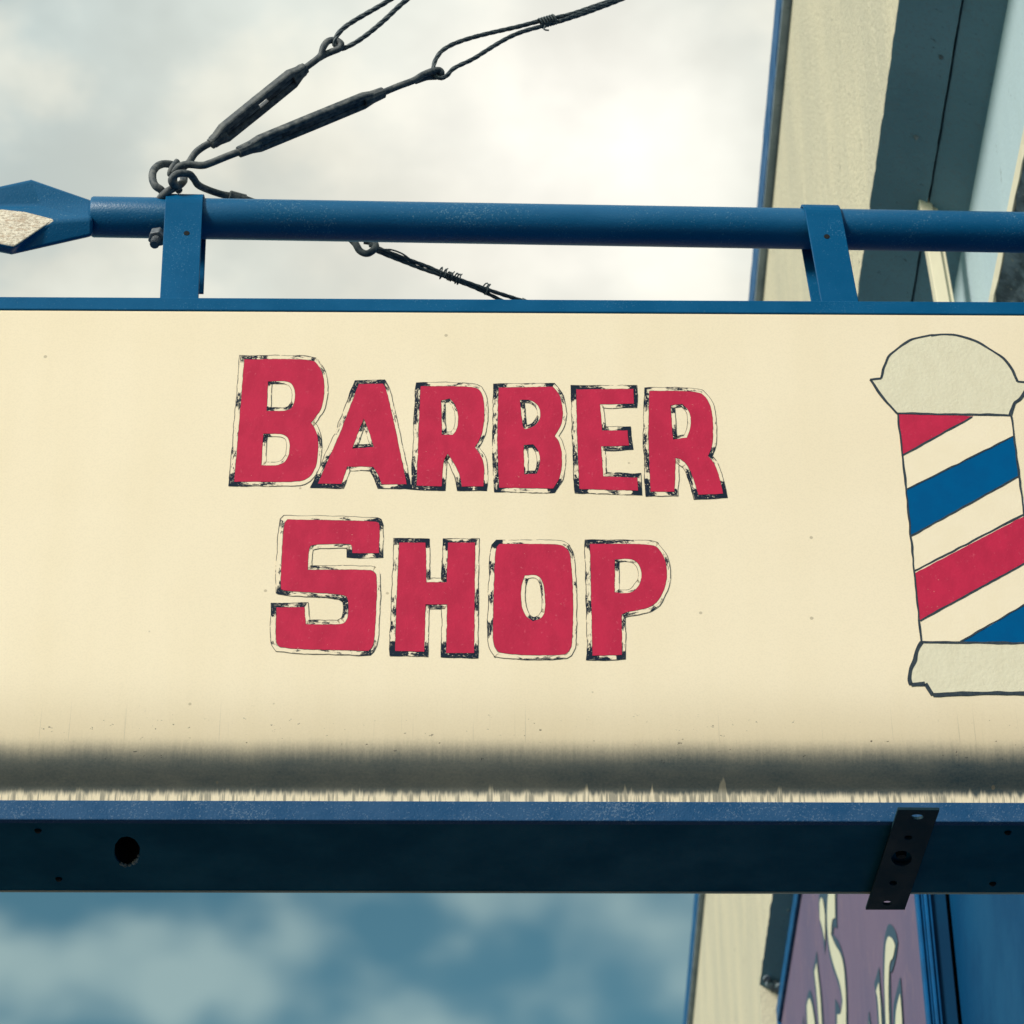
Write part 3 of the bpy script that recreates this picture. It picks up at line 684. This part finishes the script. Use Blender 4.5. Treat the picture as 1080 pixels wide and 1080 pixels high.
# parapet wall (its lower edge is worn)
bm = bmesh.new(); extrude_prof(bm, [(.768, 4.151), (.768, 5.84), (.95, 5.84)], Y0, YE, .02, {0: .0028}, False)
finish(bm, 'parapet', M['cream_wall'], bld)
bm = bmesh.new(); extrude_prof(bm, [(.768, 4.151), (.8845, 4.0865), (.8865, 4.12)], Y0, YE, .02, {0: .0028, 1: .0015}, False)
finish(bm, 'soffit', M['slate_wall'], bld, label='slate grey underside of the parapet')
bm = bmesh.new(); extrude_prof(bm, [(.8895, 4.087), (XW, 4.032), (XW, 4.10), (.8895, 4.10)], Y0 + .02, YE - .02, .06, {0: .002}); finish(bm, 'soffit', M['slate_wall'], bld)
for i in range(22):
    y = 3.6 + i * .27 + random.uniform(-.05, .05); xx = .80 + random.uniform(.02, .07); zz_ = 4.151 - (xx - .768) * .5537
    bm = bmesh.new(); cyl(bm, B(xx, y, zz_ + .004), B(xx - .002, y, zz_ - .004), random.uniform(.004, .008), .004, 10); finish(bm, 'nail_head', M['crack'], bld, True)
# roof edge
bm = bmesh.new(); extrude_prof(bm, [(.739, 5.856), (.739, 6.0), (.760, 6.0), (.760, 5.856)], Y0, YF, .06, {0: .0016, 1: .0016}); finish(bm, 'roof_edge', M['trim'], bld, label='blue painted roof edge')
bm = bmesh.new(); bbox(bm, .7415, 1.2, Y0, YF, 5.8405, 5.8555); bbox(bm, .7606, 1.2, Y0 + .01, YF - .01, 5.8556, 5.90); finish(bm, 'flashing', M['trim_under'], bld)
bm = bmesh.new(); bbox(bm, .7606, 5.0, Y0, YF, 5.901, 5.98); finish(bm, 'roof', M['paving'], bld)
# upper wall, moulding
bm = bmesh.new(); bbox(bm, XW, 5.0, Y0 + .02, YF - .02, -EYE, 5.84); finish(bm, 'wall', M['pale_wall'], bld)
bm = bmesh.new(); extrude_prof(bm, [(.917, 3.479), (.917, 3.519), (.947, 3.523), (XW - .001, 3.523), (XW - .001, 3.479)], Y0, YE - .03, .05, {0: .006}); finish(bm, 'moulding', M['white'], bld)
bm = bmesh.new(); extrude_prof(bm, [(.920, 3.4775), (XW - .001, 3.473), (XW - .001, 3.440), (.950, 3.455)], Y0, YE - .03, .03, {0: .008, 3: .008}); finish(bm, 'moulding_underside', M['crack'], bld, label='dark cracked paint under the moulding')
# far pier, flush with the parapet
bm = bmesh.new(); extrude_prof(bm, [(.768, -EYE), (.768, 5.84), (.966, 5.84), (.966, -EYE)], YE, YF - .05, .2); finish(bm, 'pier', M['cream_wall'], bld)
bm = bmesh.new()
for i in range(16):
    q = B(.785 + i * .009, YE - .02 - random.uniform(0, .12), 4.14 - i * .0045 - random.uniform(0, .02))
    bmesh.ops.create_icosphere(bm, subdivisions=1, radius=random.uniform(.010, .022), matrix=Matrix.Translation(q) @ Matrix.Diagonal((1, 2.2, .6, 1)))
for v_ in bm.verts: v_.co += Vector((noise.noise(v_.co * 40), noise.noise(v_.co * 37), noise.noise(v_.co * 33))) * .01
finish(bm, 'broken_plaster', M['crack'], bld)
# blue shopfront wall and ledge
bm = bmesh.new(); bbox(bm, .896, XW - .001, Y0 + .04, 5.596, -EYE, 3.10); o = finish(bm, 'shopfront', M['shopblue'], bld); bevel(o, .006)
# post between ledge and soffit
bm = bmesh.new(); bot, top = B(.934, 4.86, 3.10), B(.886, 4.86, 4.105)
w_ = .020
for (x0, x1, y0, y1) in ((-.020, .008, -.018, .018),):
    hexa(bm, [bot + BX * a + BY * b for a, b in ((x0, y0), (x1, y0), (x1, y1), (x0, y1))] + [top + BX * a + BY * b for a, b in ((x0, y0), (x1, y0), (x1, y1), (x0, y1))])
hexa(bm, [bot + BX * a + BY * b for a, b in ((.0085, -.010), (.020, -.010), (.020, .018), (.0085, .018))] + [top + BX * a + BY * b for a, b in ((.0085, -.010), (.020, -.010), (.020, .018), (.0085, .018))])
post = finish(bm, 'post', M['white'], bld, label='cream square post under the soffit'); bevel(post, .0015, 1)

# ------------------------------------------------------------------ the purple flame sign fixed to the facade
XP, YN = .83, 5.60
flame = empty('facade_sign', B(.90, 7.3, .3), basis(BX, BY), 'purple board with ivory flame shapes and blue frame fixed along the building wall', 'sign')
bm = bmesh.new(); bbox(bm, XP, .888, YN + .012, YE - .07, .35, 3.98); finish(bm, 'board', M['purple'], flame)
bm = bmesh.new()
bbox(bm, XP - .012, .89, YN, YE - .06, 3.982, 4.045); bbox(bm, XP - .012, .89, YN, YE - .06, .28, .348); bbox(bm, XP - .012, .89, YE - .068, YE - .03, .28, 4.045)
for i in range(4): bbox(bm, XP - .008 + .0085 * i, XP - .0003 + .0085 * i, YN - (.018 if i % 2 == 0 else .012), YN + .0115, .349, 3.981)
fo = finish(bm, 'frame', M['trim'], flame); bevel(fo, .0015, 1)
bm = bmesh.new(); bbox(bm, XP + .0262, .889, YN, YN + .0115, .349, 3.981); finish(bm, 'end_panel', M['deep_blue'], flame)
FL = [
 ([(280,20),(330,20),(318,120),(325,300),(316,455),(305,330),(285,250),(275,140)], [(292,68),(305,90),(318,190),(318,370),(300,275),(283,215),(281,110)]),
 ([(331,0),(395,0),(398,282),(375,262),(372,320),(400,350),(430,420),(455,530),(468,700),(470,921),(388,921),(386,750),(410,790),(425,850),(428,740),(405,640),(365,540),(340,430),(325,280),(319,120)], [(345,0),(384,0),(385,212),(365,215),(358,320),(385,390),(425,450),(445,540),(452,640),(460,760),(458,921),(397,921),(400,855),(425,860),(437,760),(420,650),(385,555),(352,440),(333,290),(332,120)]),
 ([(262,430),(275,560),(300,750),(318,921),(287,921),(262,800),(238,560)], [(262,510),(272,600),(290,760),(305,921),(290,921),(268,760),(247,570)]),
 ([(213,668),(240,760),(285,921),(195,921),(188,790)], [(212,728),(240,830),(272,921),(208,921),(196,800)]),
 ([(750,238),(790,290),(806,370),(795,470),(770,570),(755,575),(758,740),(768,921),(724,921),(710,740),(705,430),(725,290)], [(748,330),(775,355),(788,395),(775,480),(752,500),(745,580),(742,760),(757,921),(730,921),(722,800),(715,640),(722,400),(735,345)]),
 ([(680,535),(690,680),(705,800),(722,921),(682,921),(665,790),(648,650)], [(678,640),(690,760),(706,921),(692,921),(674,760),(660,700)]),
 ([(822,600),(835,740),(855,921),(780,921),(772,820),(790,730)], [(820,715),(832,830),(842,921),(792,921),(787,850)]),
 ([(612,828),(655,921),(590,921)], [(612,895),(622,921),(604,921)]),
 ([(172,850),(188,921),(160,921)], None),
]
def yz(u, v, x): q = PB(u, v, x); return (q.dot(BY), q.z - EYE)
for outl, inn in FL:
    lps = []
    for lp, x in ((outl, XP - .002), (inn, XP - .004)):
        if lp is None: continue
        pts = zoomed(820, 935, 6.353, [(a, b if b < 921 else 1120) for a, b in lp])
        lps.append((soften([yz(u, v, x) for u, v in pts], 2, 60), x))
    bm = bmesh.new(); plate(bm, [lps[0][0]], lambda y, z: B(lps[0][1], y, z))
    fo = finish(bm, 'flame_outline', M['flame_dark'], flame, recalc=False)
    if len(lps) > 1:
        bm = bmesh.new(); plate(bm, [lps[1][0]], lambda y, z: B(lps[1][1], y, z)); finish(bm, 'flame', M['flame_light'], fo, recalc=False)

# ------------------------------------------------------------------ ground (below the frame; it bounces light up)
def ground(name, x0, x1, y0, y1, z0, z1, mat):
    bm = bmesh.new(); hexa(bm, [Vector(q) for q in ((x0, y0, z0), (x1, y0, z0), (x1, y1, z0), (x0, y1, z0), (x0, y0, z1), (x1, y0, z1), (x1, y1, z1), (x0, y1, z1))])
    o = finish(bm, name, mat); o['kind'] = 'structure'; return o
ground('pavement', -2.6, .95, -60, 120, -.2, -.004, M['paving'])
ground('kerb', -2.75, -2.602, -60, 120, -.2, .0, M['paving'])
ground('road', -600, 600, -600, 900, -.4, -.14, M['asphalt'])

# ------------------------------------------------------------------ light
SUN_EL, SUN_AZ = rad(29), rad(224)       # azimuth clockwise from +Y: behind the camera, a little to the left
sd = Vector((math.sin(SUN_AZ) * math.cos(SUN_EL), math.cos(SUN_AZ) * math.cos(SUN_EL), math.sin(SUN_EL)))
sl = bpy.data.lights.new('sun', 'SUN'); so = bpy.data.objects.new('sun', sl); COL.objects.link(so)
sl.energy = 1.5; sl.angle = rad(14); sl.color = (1, .95, .86)
so.rotation_euler = sd.to_track_quat('Z', 'Y').to_euler()
W = bpy.data.worlds.new('World'); S.world = W; W.use_nodes = True
nt = W.node_tree; nt.nodes.clear(); g = G(nt)
out = nt.nodes.new('ShaderNodeOutputWorld'); bg = nt.nodes.new('ShaderNodeBackground'); nt.links.new(bg.outputs[0], out.inputs[0])
sky = nt.nodes.new('ShaderNodeTexSky'); sky.sky_type = 'NISHITA'; sky.sun_disc = False
sky.sun_elevation = SUN_EL; sky.sun_rotation = SUN_AZ
d = g.coord('Generated'); x, y, z = g.sep(d)
def glow(u, v, p):
    r = ray(u, v).normalized(); vm = g.n('ShaderNodeVectorMath', operation='DOT_PRODUCT'); nt.links.new(d, vm.inputs[0]); vm.inputs[1].default_value = r
    return g.math('POWER', g.math('MAXIMUM', vm.outputs['Value'], 0), p)
n1 = g.noise(g.scale(d, (1, 1, 1.6)), 7, 4, .55)
n2 = g.noise(g.scale(d, (1, 1, 1.4), (2.1, 0.4, .7)), 17, 4, .5)
gl = glow(610, 160, 480); gw = glow(560, 290, 40)
warm = g.mix(g.math('MULTIPLY', gw, .75), g.mix(g.step(n2, .40, .62), (1.75, 2.36, 2.50), (2.62, 2.86, 2.66)), (3.85, 3.66, 3.10))
warm = g.mix(gl, warm, (4.5, 4.38, 4.0))
shade = g.step(g.math('ADD', g.math('MULTIPLY', n1, .65), g.math('MULTIPLY', n2, .35)), .36, .64, .80, 1.05)
cl = g.n('ShaderNodeVectorMath', operation='SCALE'); nt.links.new(warm, cl.inputs[0]); nt.links.new(shade, cl.inputs['Scale'])
blue = g.mix(1.0, sky.outputs[0], (.23, .375, .315), 'MULTIPLY')
zz = g.math('ADD', z, g.math('MULTIPLY', g.math('SUBTRACT', n1, .5), .10))
over = g.step(zz, .455, .60)
n3 = g.noise(g.scale(d, (1, 1, 1.2), (9.1, 3.3, 1.2)), 19, 2, .45)
blot = g.step(g.math('ADD', n3, g.math('MULTIPLY', g.math('SUBTRACT', n1, .5), .5)), .40, .74, 0, .46)
mask = g.math('MAXIMUM', over, blot)
low = g.mix(g.step(z, .42, .60), (2.2, 2.75, 2.5), cl.outputs[0])
nt.links.new(g.mix(mask, blue, low), bg.inputs['Color'])
bg.inputs['Strength'].default_value = .10

S.view_settings.view_transform = 'Standard'; S.view_settings.look = 'None'
S.view_settings.exposure = 1.36; S.view_settings.gamma = 1.0
